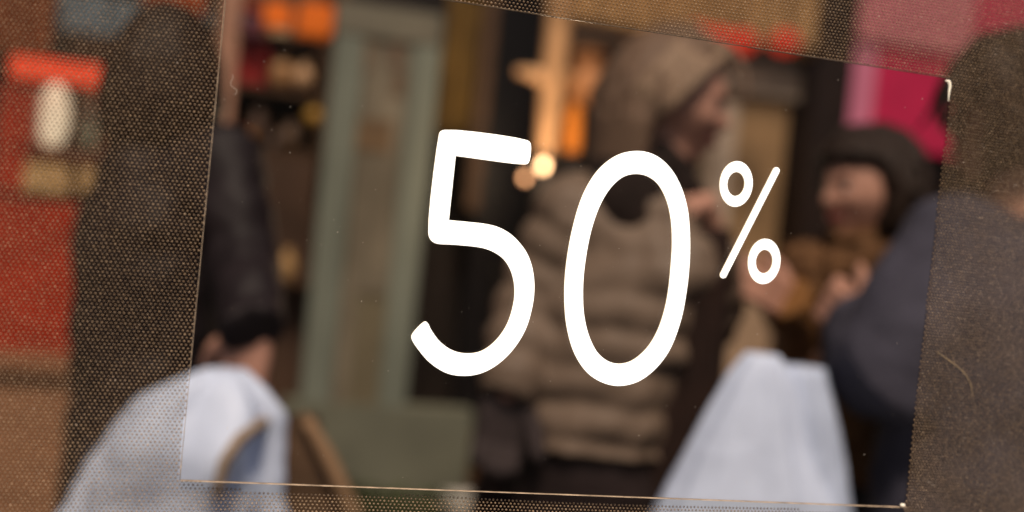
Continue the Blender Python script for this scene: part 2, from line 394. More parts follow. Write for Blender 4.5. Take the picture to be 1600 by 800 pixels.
m_mauve = mat('mauve poster board', C(240, 140, 172), .5, .15, 5)
m_magenta = mat('crimson poster board', C(220, 44, 92), .5, .15, 5)
m_pink = mat('hot pink poster board', C(235, 70, 110), .5, .1, 5)
m_tan = mat('tan canvas', C(200, 155, 105), .85, .2, 6)
m_lantern = mat('red paper lantern', C(220, 40, 25), .6, .15, emit=(1, .09, .04), es=.30)
m_leaf = mat('planter leaves', C(84, 92, 58), .6, .4, 40)
m_black = mat('doorway shade', (.008, .006, .006), .4, .3)

# red display cabinet, far left
def base(px, py, Y):
    h = hit(px, py, Y); return (h.x, h.y, 0)
Yc = 3.2
cab = thing('display_cabinet', 'red shop display cabinet with glowing red top strip behind the mesh at the left', 'cabinet', base(80, 400, Yc))
pxpart('back_panel', (-160, 90, 190, 330), Yc + .33, .03, mat('cabinet lining', C(70, 52, 44), .7, .3), cab)
pxpart('header', (14, 93, 160, 127), Yc - .03, .10, m_redhot, cab, .008)
pxpart('side_panel', (-6, 128, 52, 300), Yc, .3, m_red, cab)
pxpart('side_panel', (-170, 60, -130, 300), Yc, .3, m_red, cab)
pxpart('divider', (152, 128, 165, 262), Yc, .3, mat('rust brown paint', C(120, 62, 42), .6, .3), cab)
pxpart('shelf', (30, 236, 168, 252), Yc, .3, mat('rust brown paint', C(120, 62, 42)), cab)
pxpart('front_panel', (-170, 306, 140, 545), Yc - .02, .33, m_red, cab)
pxpart('plinth', (-170, 545, 170, 575), Yc + .02, .3, m_dark, cab)
o = thing('oval_lamp', 'glowing cream oval lamp inside the red cabinet', 'lamp', base(85, 185, Yc + .12))
bm = bmesh.new(); c = hit(84, 182, Yc + .14); ellipsoid(bm, c, .048, .045, .105); child(bm_obj('lamp_shade', bm, m_white, smooth=True), o)
bm = bmesh.new(); tube(bm, [V((c.x, c.y, hit(84, 236, Yc + .14).z)), c - V((0, 0, .09))], [.03, .02]); child(bm_obj('lamp_base', bm, m_gold, smooth=True), o)
bm = bmesh.new(); c = hit(148, 190, Yc + .1); tube(bm, [V((c.x, c.y, hit(148, 232, Yc + .1).z + .03)), c, c + V((0, 0, .08)), c + V((0, 0, .13))], [.036, .038, .03, .014])
tag(bm_obj('bottle', bm, m_bottle, smooth=True), 'pale green glass bottle beside the oval lamp in the red cabinet', 'bottle')
tag(pxpart('box', (36, 256, 108, 302), Yc - .01, .16, m_beige, None), 'wide beige box on the red cabinet below the oval lamp', 'box', 'beige boxes on the red cabinet')
tag(pxpart('box', (122, 262, 150, 302), Yc - .01, .12, m_beige, None), 'narrow beige box beside the wider one on the red cabinet', 'box', 'beige boxes on the red cabinet')
ctr = thing('shop_counter', 'long tan brown wooden counter under the red cabinet', 'counter', base(0, 600, Yc - .3))
pxpart('counter_front', (-260, 585, 330, 1500), Yc - .25, .6, m_plinth, ctr, .01)
pxpart('counter_top', (-260, 566, 345, 588), Yc - .28, .66, mat('counter top', C(160, 110, 80), .5, .2), ctr, .006)
# hanging fabrics top left
def cloth(px0, py0, px1, py1, Y, material, folds=7, amp=.02, name='cloth', parent=None):
    a, b = hit(px0, (py0 + py1) / 2, Y), hit(px1, (py0 + py1) / 2, Y); zt, zb = hit((px0 + px1) / 2, py0, Y).z, hit((px0 + px1) / 2, py1, Y).z
    bm = bmesh.new(); G = []; nu, nv = folds * 8, 18
    for side in (0, .006):
        g = []
        for i in range(nu + 1):
            row = []
            for j in range(nv + 1):
                u, v = i / nu, j / nv; wv = math.sin(u * folds * 2 * PI + 1.2 * noise.noise(V((u * 3, v * 2, Y)))) * amp * (.35 + v * .65)
                row.append(bm.verts.new((a.x + (b.x - a.x) * u + .01 * noise.noise(V((u * 4, v * 4, 9))), Y + wv + side, zt + (zb - zt) * v + .012 * noise.noise(V((u * 5, 2, Y))) * v)))
            g.append(row)
        G.append(g)
    for g in G:
        for i in range(nu):
            for j in range(nv): bm.faces.new((g[i][j], g[i + 1][j], g[i + 1][j + 1], g[i][j + 1]))
    for i in range(nu):
        for j in (0, nv): bm.faces.new((G[0][i][j], G[0][i + 1][j], G[1][i + 1][j], G[1][i][j]))
    for j in range(nv):
        for i in (0, nu): bm.faces.new((G[0][i][j], G[0][i][j + 1], G[1][i][j + 1], G[1][i][j]))
    return bm_obj(name, bm, material, parent, smooth=True)
tag(cloth(88, 2, 330, 62, 3.45, m_slate, 6), 'blue grey cloth valance hanging above the red cabinet', 'cloth')
tag(cloth(176, 100, 226, 300, 3.5, mat('dusty blue wool', C(118, 128, 146), .9, .4, 16), 3), 'dusty blue scarf hanging behind the person in the dark coat', 'scarf')
tag(cloth(226, -40, 320, 28, 3.4, mat('burnt orange cloth', C(205, 96, 50), .8, .3), 3), 'burnt orange cloth hanging at the top left beside the blue valance', 'cloth')
tag(cloth(-60, -60, 84, 88, 3.42, mat('rust cloth', C(150, 84, 50), .8, .3), 4), 'rust brown cloth hanging above the red cabinet corner', 'cloth')
tag(cloth(112, 62, 175, 96, 3.44, mat('brown cloth', C(78, 56, 44), .9, .3), 2), 'short brown cloth hanging over the glowing red strip', 'cloth')
# shelf unit with goods between the person in the dark coat and the grey green panel
Ys = 3.45
shf = thing('shelf_unit', 'brown open shelf unit crowded with small goods left of the grey green panel', 'shelf', base(435, 300, Ys))
pxpart('back_panel', (330, -60, 530, 330), Ys + .3, .03, mat('dark shelf back', C(112, 82, 60), .8, .3), shf)
pxpart('side_panel', (334, -60, 366, 330), Ys, .3, mat('pinkish brown upright', C(200, 150, 124), .7, .25), shf)
pxpart('side_panel', (505, -60, 520, 330), Ys, .3, m_wood, shf)
for y in (58, 142, 236): pxpart('shelf', (366, y - 5, 505, y + 5), Ys, .3, m_wood, shf)
pxpart('cupboard', (366, 242, 505, 760), Ys, .3, mat('dark cupboard wood', C(84, 62, 48), .6, .3, 5), shf)
G = 'goods on the brown shelf unit'
def vase(px, pyt, pyb, wpx, material, label, cat='vase', Y=Ys + .06):
    t, b = hit(px, pyt, Y), hit(px, pyb, Y); r = abs(hit(px + wpx / 2, pyb, Y).x - b.x); h = t.z - b.z
    bm = bmesh.new(); prof = [(0, .55), (.12, .8), (.38, 1), (.62, .85), (.8, .5), (.9, .45), (1, .58)]
    rs = [ring(bm, V((b.x, Y, b.z + h * q)), V((r * k, 0, 0)), V((0, r * k, 0)), 18) for q, k in prof]
    skin_rings(bm, rs); return tag(bm_obj(cat, bm, material, smooth=True), label, cat, G)
tag(pxpart('carton', (414, 2, 456, 42), Ys + .02, .12, m_orange, None, .008), 'orange carton with painted glow on the top shelf, the left one of two', 'carton', G)
tag(pxpart('carton', (468, 4, 521, 56), Ys - .02, .12, m_orange, None, .008), 'orange carton with painted glow at the top shelf end, the larger right one of two', 'carton', G)
tag(pxpart('box', (366, 22, 404, 54), Ys + .02, .12, mat('lilac card', C(100, 84, 98), .7), None, .006), 'dull lilac box on the top shelf beside the orange cartons', 'box', G)
tag(pxpart('box', (374, 68, 418, 134), Ys + .02, .12, m_crimson, None, .006), 'dark red box standing on the middle shelf', 'box', G)
vase(438, 84, 138, 40, mat('ochre ceramic', C(196, 146, 98), .4), 'ochre vase beside the dark red box on the middle shelf')
vase(472, 98, 138, 34, mat('sand ceramic', C(226, 180, 136), .4), 'sand coloured vase at the right of the middle shelf')
vase(490, 152, 196, 36, mat('brass pot', C(240, 185, 90), .4), 'round brass pot on the lower shelf', 'pot')
vase(400, 168, 228, 40, mat('umber ceramic', C(84, 60, 46), .5), 'dark umber vase on the lower shelf')
vase(452, 192, 230, 40, mat('clay ceramic', C(104, 80, 62), .5), 'squat clay bowl on the lower shelf', 'bowl')

tag(pxpart('carton', (374, 2, 408, 18), Ys + .1, .1, mat('brick red card', C(190, 70, 40), .6), None, .006), 'small brick red carton at the back of the top shelf', 'carton', G)
tag(pxpart('box', (424, 44, 452, 56), Ys - .02, .1, mat('cream card', C(200, 170, 130), .6), None, .004), 'flat cream box under the left orange carton', 'box', G)
for k_, (x0, y0, x1, y1, cc_) in enumerate(((370, 200, 384, 231, (170, 60, 40)), (386, 206, 398, 231, (190, 130, 60)), (424, 206, 434, 231, (120, 100, 90)))):
    tag(pxpart('book', (x0, y0, x1, y1), Ys - .01, .1, mat('book cover %d' % k_, C(*cc_), .6), None, .003), ('red book standing at the left end of the lower shelf', 'ochre book beside the red book on the lower shelf', 'grey brown book between the pots on the lower shelf')[k_], 'book', G)

vase(446, 388, 440, 30, mat('straw ceramic', C(190, 150, 100), .5), 'small straw coloured jar hung low on the dark cupboard front', 'jar', Ys - .06)
tag(pxpart('ledge', (410, 440, 500, 446), Ys - .12, .12, m_wood, None, .002), 'narrow wooden ledge under the small straw coloured jar', 'ledge')
tag(pxpart('box', (380, 30, 412, 56), Ys - .05, .05, mat('plum card', C(120, 60, 70), .6), None, .004), 'small plum red box in front of the lilac box', 'box', G)

# grey green glazed side panel
Yp = 3.3
pn_ = thing('glazed_panel', 'tall grey green wooden shopfront panel with tinted glass', 'shop panel', base(575, 400, Yp))
pxpart('glass_pane', (545, 60, 635, 640), Yp + .012, .012, m_greyglass, pn_, .001)
pxpart('stile', (498, 20, 545, 640), Yp, .08, m_grey, pn_)
pxpart('stile', (620, 20, 664, 640), Yp, .08, m_grey, pn_)
pxpart('top_rail', (524, 10, 692, 62), Yp - .004, .088, mat('slate painted rail', C(128, 122, 106), .5, .2), pn_)
pxpart('middle_rail', (556, 448, 622, 460), Yp + .006, .05, m_greyglass, pn_)
pxpart('lower_glass', (550, 460, 612, 640), Yp + .008, .012, mat('darker tinted glass', C(124, 114, 92), .4, .2), pn_, .001)
pxpart('kick_panel', (436, 634, 734, 790), Yp - .01, .1, mat('kick panel paint', C(122, 122, 106), .5, .15, 6), pn_)
pxpart('kick_panel', (420, 790, 734, 1450), Yp - .01, .1, mat('kick panel paint', C(122, 122, 106)), pn_)
for (x0, y0, x1, y1, k) in ((560, 60, 582, 110, (124, 104, 84)), (608, 58, 632, 104, (118, 98, 80)), (614, 110, 634, 150, (116, 96, 76)), (545, 185, 612, 235, (122, 98, 72))):
    pxpart('sticker', (x0, y0, x1, y1), Yp + .007, .004, mat('faded label %d' % k[0], C(*k), .6, .3, 20), pn_, .001)
# doorway with curtain, jamb
tag(cloth(694, -60, 748, 215, 3.7, mat('old gold curtain', C(124, 94, 42), .8, .35, 8), 3), 'old gold curtain hanging in the dark doorway', 'curtain')
tag(pxpart('door_jamb', (746, -60, 768, 330), 3.62, .1, mat('brown jamb', C(92, 68, 48), .6), None), 'thin brown door jamb right of the gold curtain', 'door jamb')
door = thing('shop_doorway', 'dark shop doorway, its shade painted near black, between gilded lamp post and grey green panel', 'door', base(800, 400, 3.6))
pxpart('doorway_shade', (706, -80, 792, 1400), 3.72, .05, m_black, door)  # near black sheet painted in for the shade of the doorway
bm = bmesh.new(); a_, b_ = hit(778, 420, 3.68), hit(772, 500, 3.68); tube(bm, [a_, b_], [.012, .012]); child(bm_obj('handle', bm, mat('dull handle', (.03, .025, .02), .4, metal=.6), smooth=True), door)
# gilded lamp post, figure, bulbs
Yl = 3.3
lp = thing('lamp_post', 'gilded warm lit lamp post standing behind the digits', 'lamp post', base(862, 100, Yl))
bm = bmesh.new(); pts = [hit(870, -90, Yl), hit(866, 0, Yl), hit(858, 140, Yl), hit(852, 236, Yl)]
x_, y_ = pts[-1].x, pts[-1].y; tube(bm, [V((x_, y_, p.z)) for p in pts], [.052, .047, .044, .034], 18); child(bm_obj('post', bm, m_gold, smooth=True), lp)
bm = bmesh.new(); tube(bm, [V((x_, y_, .0)), V((x_, y_, .2)), V((x_, y_, pts[-1].z))], [.09, .03, .03], 16); child(bm_obj('lower_post', bm, mat('dark iron', (.02, .016, .014), .5), smooth=True), lp)
bm = bmesh.new(); tube(bm, [hit(812, 112, Yl), hit(846, 120, Yl), hit(886, 116, Yl)], [.018, .03, .02], 12); child(bm_obj('bracket', bm, m_gold, smooth=True), lp)
fg = thing('gilded_ornament', 'pale gilded urn ornament on an orange lit stem right of the lamp post', 'ornament', base(915, 150, Yl + .1))
bm = bmesh.new(); c0 = hit(914, 164, Yl + .1); rs = [ring(bm, c0 + V((0, 0, z)), V((r, 0, 0)), V((0, r, 0)), 18) for z, r in ((0, .03), (.02, .075), (.07, .088), (.12, .06), (.15, .05), (.18, .07), (.2, .055))]
skin_rings(bm, rs); child(bm_obj('urn', bm, mat('worn gilding', C(205, 142, 92), .5, .35, 14), smooth=True), fg)
bm = bmesh.new(); tube(bm, [hit(897, 172, Yl + .1), hit(893, 228, Yl + .1)], [.03, .034]); child(bm_obj('lit_stem', bm, mat('lit orange glass', C(220, 120, 30), .4, .2, emit=(1, .35, .05), es=.28), smooth=True), fg)
bm = bmesh.new(); q = hit(893, 228, Yl + .1); tube(bm, [q, V((q.x, q.y, 0))], [.02, .03]); child(bm_obj('pedestal', bm, mat('dark iron', (.02, .016, .014)), smooth=True), fg)
def bulb(px, py, Y, r, es, col, label):
    t = thing('light_bulb', label, 'bulb', tuple(hit(px, py, Y)), 'small bulbs under the lamp post')
    bm = bmesh.new(); c = hit(px, py, Y); ellipsoid(bm, c, r, r, r * 1.15); child(bm_obj('glass_globe', bm, mat('bulb %d' % px, (.8, .6, .4), .4, .05, emit=col, es=es), smooth=True), t)
    bm = bmesh.new(); tube(bm, [c + V((0, 0, r)), c + V((0, 0, r + .03))], [r * .6, r * .6], 10); child(bm_obj('socket', bm, mat('dark iron', (.02, .016, .014)), smooth=True), t)
    return c
c = bulb(848, 259, 3.15, .016, 2.6, (1, .58, .33), 'glowing warm bulb just right of the top bar of the digit five')
bulb(820, 278, 3.2, .012, 2.2, (1, .38, .16), 'dim amber bulb lower left of the glowing warm bulb')
ld = bpy.data.lights.new('bulb_light', 'POINT'); ld.energy = 9; ld.color = (1, .74, .5); ld.shadow_soft_size = .06
lo = bpy.data.objects.new('bulb_light', ld); COL.objects.link(lo); lo.location = c + V((0, -.08, .0))
# tan canopy, lanterns
aw = thing('canvas_canopy', 'tan canvas canopy along the top above the taupe door', 'canopy', base(1090, 0, 3.3))
child(cloth(892, -90, 1282, 62, 3.32, m_tan, 9, .015, 'canvas'), aw)
bm = bmesh.new(); tube(bm, [hit(880, 56, 3.3), hit(1290, 78, 3.3)], [.016, .016], 10); child(bm_obj('bar', bm, m_wood, smooth=True), aw)
for i, (px, py, lab) in enumerate(((1090, 56, 'leftmost of the four red lanterns above the taupe door'), (1124, 62, 'second red lantern from the left above the taupe door'), (1160, 66, 'third red lantern from the left above the taupe door'), (1226, 66, 'red lantern at the right end, apart from the other three'))):
    t = thing('red_lantern', 'round glowing ' + lab, 'lantern', tuple(hit(px, py, 3.1)), 'red lanterns above the taupe door')
    if i == 0:
        bm = bmesh.new(); c = V((0, 0, 0)); rs = []
        for k in range(25):
            a = -PI / 2 + PI * (k + .5) / 25; rr = .055 * math.cos(a) * (1 + .04 * (k % 2)); rs.append(ring(bm, V((0, 0, .045 * math.sin(a))), V((rr, 0, 0)), V((0, rr, 0)), 20))
        skin_rings(bm, rs); sh = bm_obj('lantern_shade', bm, m_lantern, smooth=True); sh.parent = t
        bm = bmesh.new(); tube(bm, [V((0, 0, .05)), V((0, 0, .2))], [.004, .004], 6); cdv = bm_obj('cord', bm, m_dark); cdv.parent = t
        proto = (sh, cdv)
    else:
        for s_ in proto:
            c2 = s_.copy(); c2.parent = t; COL.objects.link(c2)
# taupe door and frame
Yt = 3.4
td = thing('taupe_door', 'taupe painted door with warm brown inset panel behind the percent sign', 'door', base(1195, 350, Yt))
pxpart('frame', (1108, 100, 1268, 150), Yt, .08, m_taupe, td)
pxpart('frame', (1192, 150, 1232, 1300), Yt, .08, m_taupe, td)
pxpart('frame', (1058, 150, 1098, 1300), Yt, .08, m_taupe, td)
pxpart('inset_panel', (1120, 150, 1222, 420), Yt + .03, .04, m_taupe2, td)
pxpart('lower_panel', (1085, 420, 1190, 1300), Yt + .035, .04, mat('lower door panel', C(186, 156, 128), .55), td)
tag(pxpart('brown_post', (1222, -80, 1280, 1300), Yt - .1, .2, mat('dark walnut post', C(44, 30, 24), .5, .3), None), 'dark walnut post between the taupe door and the pink poster', 'post')
pos = thing('poster_board', 'large pink and crimson poster board at the top right', 'poster', base(1500, 100, 3.4))
pxpart('mauve_section', (1325, -90, 1374, 235), 3.4, .03, m_mauve, pos, .001)
pxpart('crimson_section', (1374, -90, 1530, 240), 3.4, .03, m_magenta, pos, .001)
pxpart('pink_section', (1530, -90, 1760, 235), 3.4, .03, m_pink, pos, .001)
pxpart('faded_section', (1326, -88, 1528, 74), 3.385, .012, mat('dusty pink board', C(240, 142, 155), .5, .15, 5), pos, .001)
for px in (1340, 1600):
    bm = bmesh.new(); q = hit(px, 230, 3.44); tube(bm, [q, V((q.x, q.y, 0))], [.02, .02], 10); child(bm_obj('leg', bm, m_dark, smooth=True), pos)
tag(pxpart('stone_pier', (1340, 228, 1900, 1300), 3.6, .25, mat('brown stone pier', C(60, 46, 40), .8, .3, 8), None, .01), 'brown stone pier under the pink poster behind the man in navy', 'pier')
# low things at the bottom edge
pl_ = thing('planter', 'low planter with green leaves at the bottom edge below the glazed panel', 'planter', base(640, 790, 2.7))
pb = pxbox(512, 812, 668, 1400, 2.7, .25, .01); child(bm_obj('planter_box', pb, mat('planter stone', C(92, 88, 76), .8)), pl_)
bm = bmesh.new(); cc = hit(622, 806, 2.8)
for k in range(420):
    p = cc + V((random.uniform(-.17, .17), random.uniform(-.12, .12), abs(random.gauss(0, .025)))); a = random.uniform(0, 2 * PI); e = random.uniform(.2, 1.2)
    d = V((math.cos(a) * math.cos(e), math.sin(a) * math.cos(e), math.sin(e))) * .045; s, t = frame(d); s *= .011
    v = [bm.verts.new(x) for x in (p, p + d * .5 + s, p + d, p + d * .5 - s)]; bm.faces.new(v)
f_ = child(bm_obj('leaves', bm, m_leaf), pl_); f_['kind'] = 'stuff'
tag(pxpart('carton', (724, 690, 764, 1400), 3.0, .2, mat('amber board', C(120, 72, 30), .6, .3), None), 'tall amber board standing low beside the woman in the quilted jacket', 'board')
tag(pxpart('crate', (752, 778, 812, 1400), 2.9, .2, mat('teal crate', C(60, 110, 92), .6), None), 'teal crate at the bottom edge under the quilted jacket', 'crate')
tag(pxpart('white_box', (670, 788, 742, 1400), 2.7, .2, mat('white carton', C(200, 196, 188), .7), None, .02), 'white carton at the bottom edge beside the planter', 'box')

# ================================================================== people
m_skin = mat('skin', C(214, 160, 138), .55, .12, 12, .05, 200)
m_hair_d = mat('dark brown hair', C(46, 30, 22), .45, .4, 60, .4, 90, stretch=(3, 3, .4))
m_hair_b = mat('brown hair', C(132, 106, 87), .5, .15, 40, .3, 90, stretch=(3, 3, .4))
m_hair_g = mat('greying hair', C(166, 138, 114), .5, .25, 60, .4, 90, stretch=(3, 3, .4))
m_lip = mat('lips', C(150, 80, 76), .4, .1); m_eye = mat('eye', (.03, .02, .015), .15, .1); m_shoe = mat('shoe leather', (.02, .015, .012), .35)
m_sclera = mat('eye white', (.6, .57, .54), .3, .05)
m_hair_b2 = mat('bushy brown hair', C(52, 36, 27), .5, .5, 50, .5, 80, stretch=(3, 3, .4))
def head_r(d):
    """radius of the head in unit direction d: +Y face, +Z up, X side"""
    x, y, z = d
    e = 1 / math.sqrt((x / .077) ** 2 + (y / .094) ** 2 + (z / .115) ** 2)
    if z < -.2: e *= 1 - .16 * min(1, (-z - .2) * 1.6) * (.35 + abs(x)) - .10 * max(0, -y) * min(1, -z)
    g = lambda cx, cz, s, a: a * math.exp(-(((x - cx) / s) ** 2 + ((z - cz) / s) ** 2)) if y > 0 else 0
    e += g(0, -.22, .11, .019) + g(0, -.10, .07, .011) + g(0, .02, .06, .005)       # nose
    e += g(.30, .02, .12, -.008) + g(-.30, .02, .12, -.008)                          # eye sockets
    e += g(0, .2, .28, .003) + g(0, -.55, .16, .006) + g(0, -.82, .2, .012)           # brow, mouth, chin
    e += g(.45, -.2, .2, .004) + g(-.45, -.2, .2, .004)
    return e
def head_frame(fwd, tilt=0):
    f = fwd.normalized(); s = f.cross(V((0, 0, 1))).normalized(); u = s.cross(f)
    M = Matrix((s, f, u)).transposed()
    return M @ Matrix.Rotation(tilt, 3, 'Y')
def add_hand(bm, wrist, d, thumb, curl=.6, k=1.0):
    """palm, four unequal bent fingers and a thumb; d along the hand, thumb = side the thumb leaves from"""
    d = d.normalized(); th = (thumb - d * thumb.dot(d)).normalized(); nrm = d.cross(th)
    for q in (-.026, -.009, .009, .026):
        tube(bm, [wrist + th * q * .6 * k, wrist + d * .045 * k + th * q * k, wrist + d * .088 * k + th * q * k], [.014 * k, .0135 * k, .0115 * k], 8, sub=2)
    for q, L in ((.028, .068), (.0095, .078), (-.0095, .073), (-.028, .058)):
        p = wrist + d * .09 * k + th * q * k; pts = [p]; dd = d.copy(); a = 0
        for seg, fr in enumerate((.45, .32, .23)):
            a += curl * (.8 + .25 * seg); v = d * math.cos(a) + nrm * math.sin(a); pts.append(pts[-1] + v * L * fr * k)
        tube(bm, pts, [.0098 * k, .009 * k, .0083 * k, .0068 * k], 8, sub=2)
    p = wrist + d * .028 * k + th * .026 * k; v1 = (d * .62 + th * .7 + nrm * .3).normalized(); v2 = (d * .85 + th * .3 + nrm * .5).normalized()
    tube(bm, [p, p + v1 * .035 * k, p + v1 * .035 * k + v2 * .03 * k, p + v1 * .035 * k + v2 * .052 * k], [.014 * k, .0115 * k, .0105 * k, .008 * k], 8, sub=2)

def person(label, hc, face, tors, arms, k=1.0, stance=.12, lean=V((0, 0, 0)), tilt=0, sh_w=.185):
    """one continuous body; returns thing and joints. hc head centre, face / tors facing directions"""
    z0 = hc.z; up = V((0, 0, 1)); t = V((tors.x, tors.y, 0)).normalized(); s = t.cross(up).normalized()   # s = the person's right side
    ground = V((hc.x, hc.y, 0)) + lean * 1.0
    H = z0 / .93
    J = {}
    J['neck'] = hc - up * .115 * k - t * .018; J['c7'] = hc - up * .185 * k - t * .03 + lean * .25
    J['chest'] = hc - up * .34 * k + lean * .4 - t * .02; J['waist'] = hc - up * .56 * k + lean * .6 - t * .01
    J['pelvis'] = V((ground.x, ground.y, H * .53)) - lean * .3; 
    for nm, q in (('L', -1), ('R', 1)):
        J['sh' + nm] = J['c7'] + s * q * sh_w * k - up * .065 * k if 'sh' + nm not in arms else arms['sh' + nm]
        J['hip' + nm] = J['pelvis'] + s * q * .09; J['knee' + nm] = V((ground.x, ground.y, H * .28)) + s * q * .1 + t * (.03 + stance * q * .4)
        J['ank' + nm] = V((ground.x, ground.y, .08)) + s * q * .1 + t * stance * q
        a = arms.get(nm)
        J['el' + nm] = a[0] if a else J['sh' + nm] - up * .28 + s * q * .04; J['wr' + nm] = a[1] if a else J['el' + nm] - up * .24 + t * .05
    root = thing('person', label, 'person', (ground.x, ground.y, 0))
    bm = bmesh.new()
    M = head_frame(face, tilt)
    r = bmesh.ops.create_icosphere(bm, subdivisions=5, radius=1)
    for v in r['verts']: v.co = hc + (M @ (v.co * head_r(v.co.normalized()) * k))
    for q in (-1, 1):                                                             # ears
        ellipsoid(bm, hc + M @ (V((q * .078, -.008, -.005)) * k), .008, .018, .03, M @ Matrix.Rotation(q * .25, 3, 'Z'), 2)
    tube(bm, [hc - up * .06 * k - t * .012, J['neck'], J['c7']], [.05 * k, .052 * k, .06 * k], 16)
    # torso rings
    rs = []
    for c, rx, ry in ((J['c7'] + up * .005, .06, .055), (J['c7'] - up * .04, .135, .07), (J['chest'] + up * .06, .165, .10), (J['chest'], .155, .115), (J['waist'], .13, .10), (J['pelvis'] + up * .06, .155, .115), (J['pelvis'] - up * .04, .16, .115), (J['pelvis'] - up * .09, .12, .09)):
        rs.append(ring(bm, c, s * rx * k * .85, t * ry * k * .70, 24))
    skin_rings(bm, rs)
    for nm, q in (('L', -1), ('R', 1)):
        tube(bm, [J['c7'] + s * q * .08 - up * .05, J['sh' + nm], J['el' + nm], J['wr' + nm]], [.035, .050 * k, .042 * k, .028 * k], 14)
        tube(bm, [J['hip' + nm], J['knee' + nm], J['ank' + nm]], [.088, .06, .04], 14)
        tube(bm, [J['ank' + nm] - up * .03 - t * .03, J['ank' + nm] - up * .045 + t * .15], [.035, .03], 12)
        a = arms.get(nm)
        hd = a[2] if a else (J['wr' + nm] - J['el' + nm]); th = a[3] if a else t; cu = a[4] if a else .5
        add_hand(bm, J['wr' + nm], hd, th, cu)
    child(fuse('body', bm, m_skin, .0052, 3), root)
    # face details
    for q in (-1, 1):
        dd = V((q * .34, .93, .06)).normalized(); p = hc + M @ (dd * (head_r(dd) - .004) * k)
        bm = bmesh.new(); ellipsoid(bm, p, .012, .008, .006, M, 2); e_ = child(bm_obj('eye', bm, m_sclera, smooth=True), root)
        bm = bmesh.new(); ellipsoid(bm, p + M @ V((0, .006, 0)), .0055, .0035, .0055, M, 2); i_ = bm_obj('iris', bm, m_eye, smooth=True); i_.parent = e_
        bm = bmesh.new(); pts = []
        for u_ in (-1, 0, 1):
            dd = V((q * (.34 + .13 * u_), .9, .24 - .03 * abs(u_))).normalized(); pts.append(hc + M @ (dd * (head_r(dd) + .001) * k))
        tube(bm, pts, [.003, .004, .0028], 8); child(bm_obj('eyebrow', bm, m_hair_d, smooth=True), root)
    bm = bmesh.new(); pts = []
    for u_ in (-1, -.5, 0, .5, 1):
        dd = V((u_ * .24, .85, -.52)).normalized(); pts.append(hc + M @ (dd * (head_r(dd) + .001) * k))
    tube(bm, pts, [.003, .006, .0065, .006, .003], 8); child(bm_obj('lips', bm, m_lip, smooth=True), root)
    J.update(s=s, t=t, up=up, M=M, hc=hc, H=H, k=k, ground=ground)
    return root, J
def trousers(root, J, material, name='trousers', flare=1.0):
    bm = bmesh.new(); s, t, up = J['s'], J['t'], J['up']
    skin_rings(bm, [ring(bm, J['pelvis'] + up * z, s * rx, t * ry, 24) for z, rx, ry in ((.14, .15, .12), (.06, .172, .13), (-.05, .178, .132), (-.12, .15, .11))])
    for nm in 'LR': tube(bm, [J['hip' + nm], J['knee' + nm], J['ank' + nm] - up * .02], [.102 * flare, .078 * flare, .066 * flare], 16)
    child(fuse(name, bm, material, .009, 3, disp=lambda p: .004 * noise.noise(p * 14)), root)
    for nm in 'LR':
        bm = bmesh.new(); a = J['ank' + nm]; tube(bm, [a - up * .035 - t * .035, a - up * .045 + t * .06, a - up * .05 + t * .17], [.042, .042, .032], 14)
        for v in bm.verts: v.co.z = max(v.co.z, .003)
        child(bm_obj('shoe', bm, m_shoe, smooth=True), root)
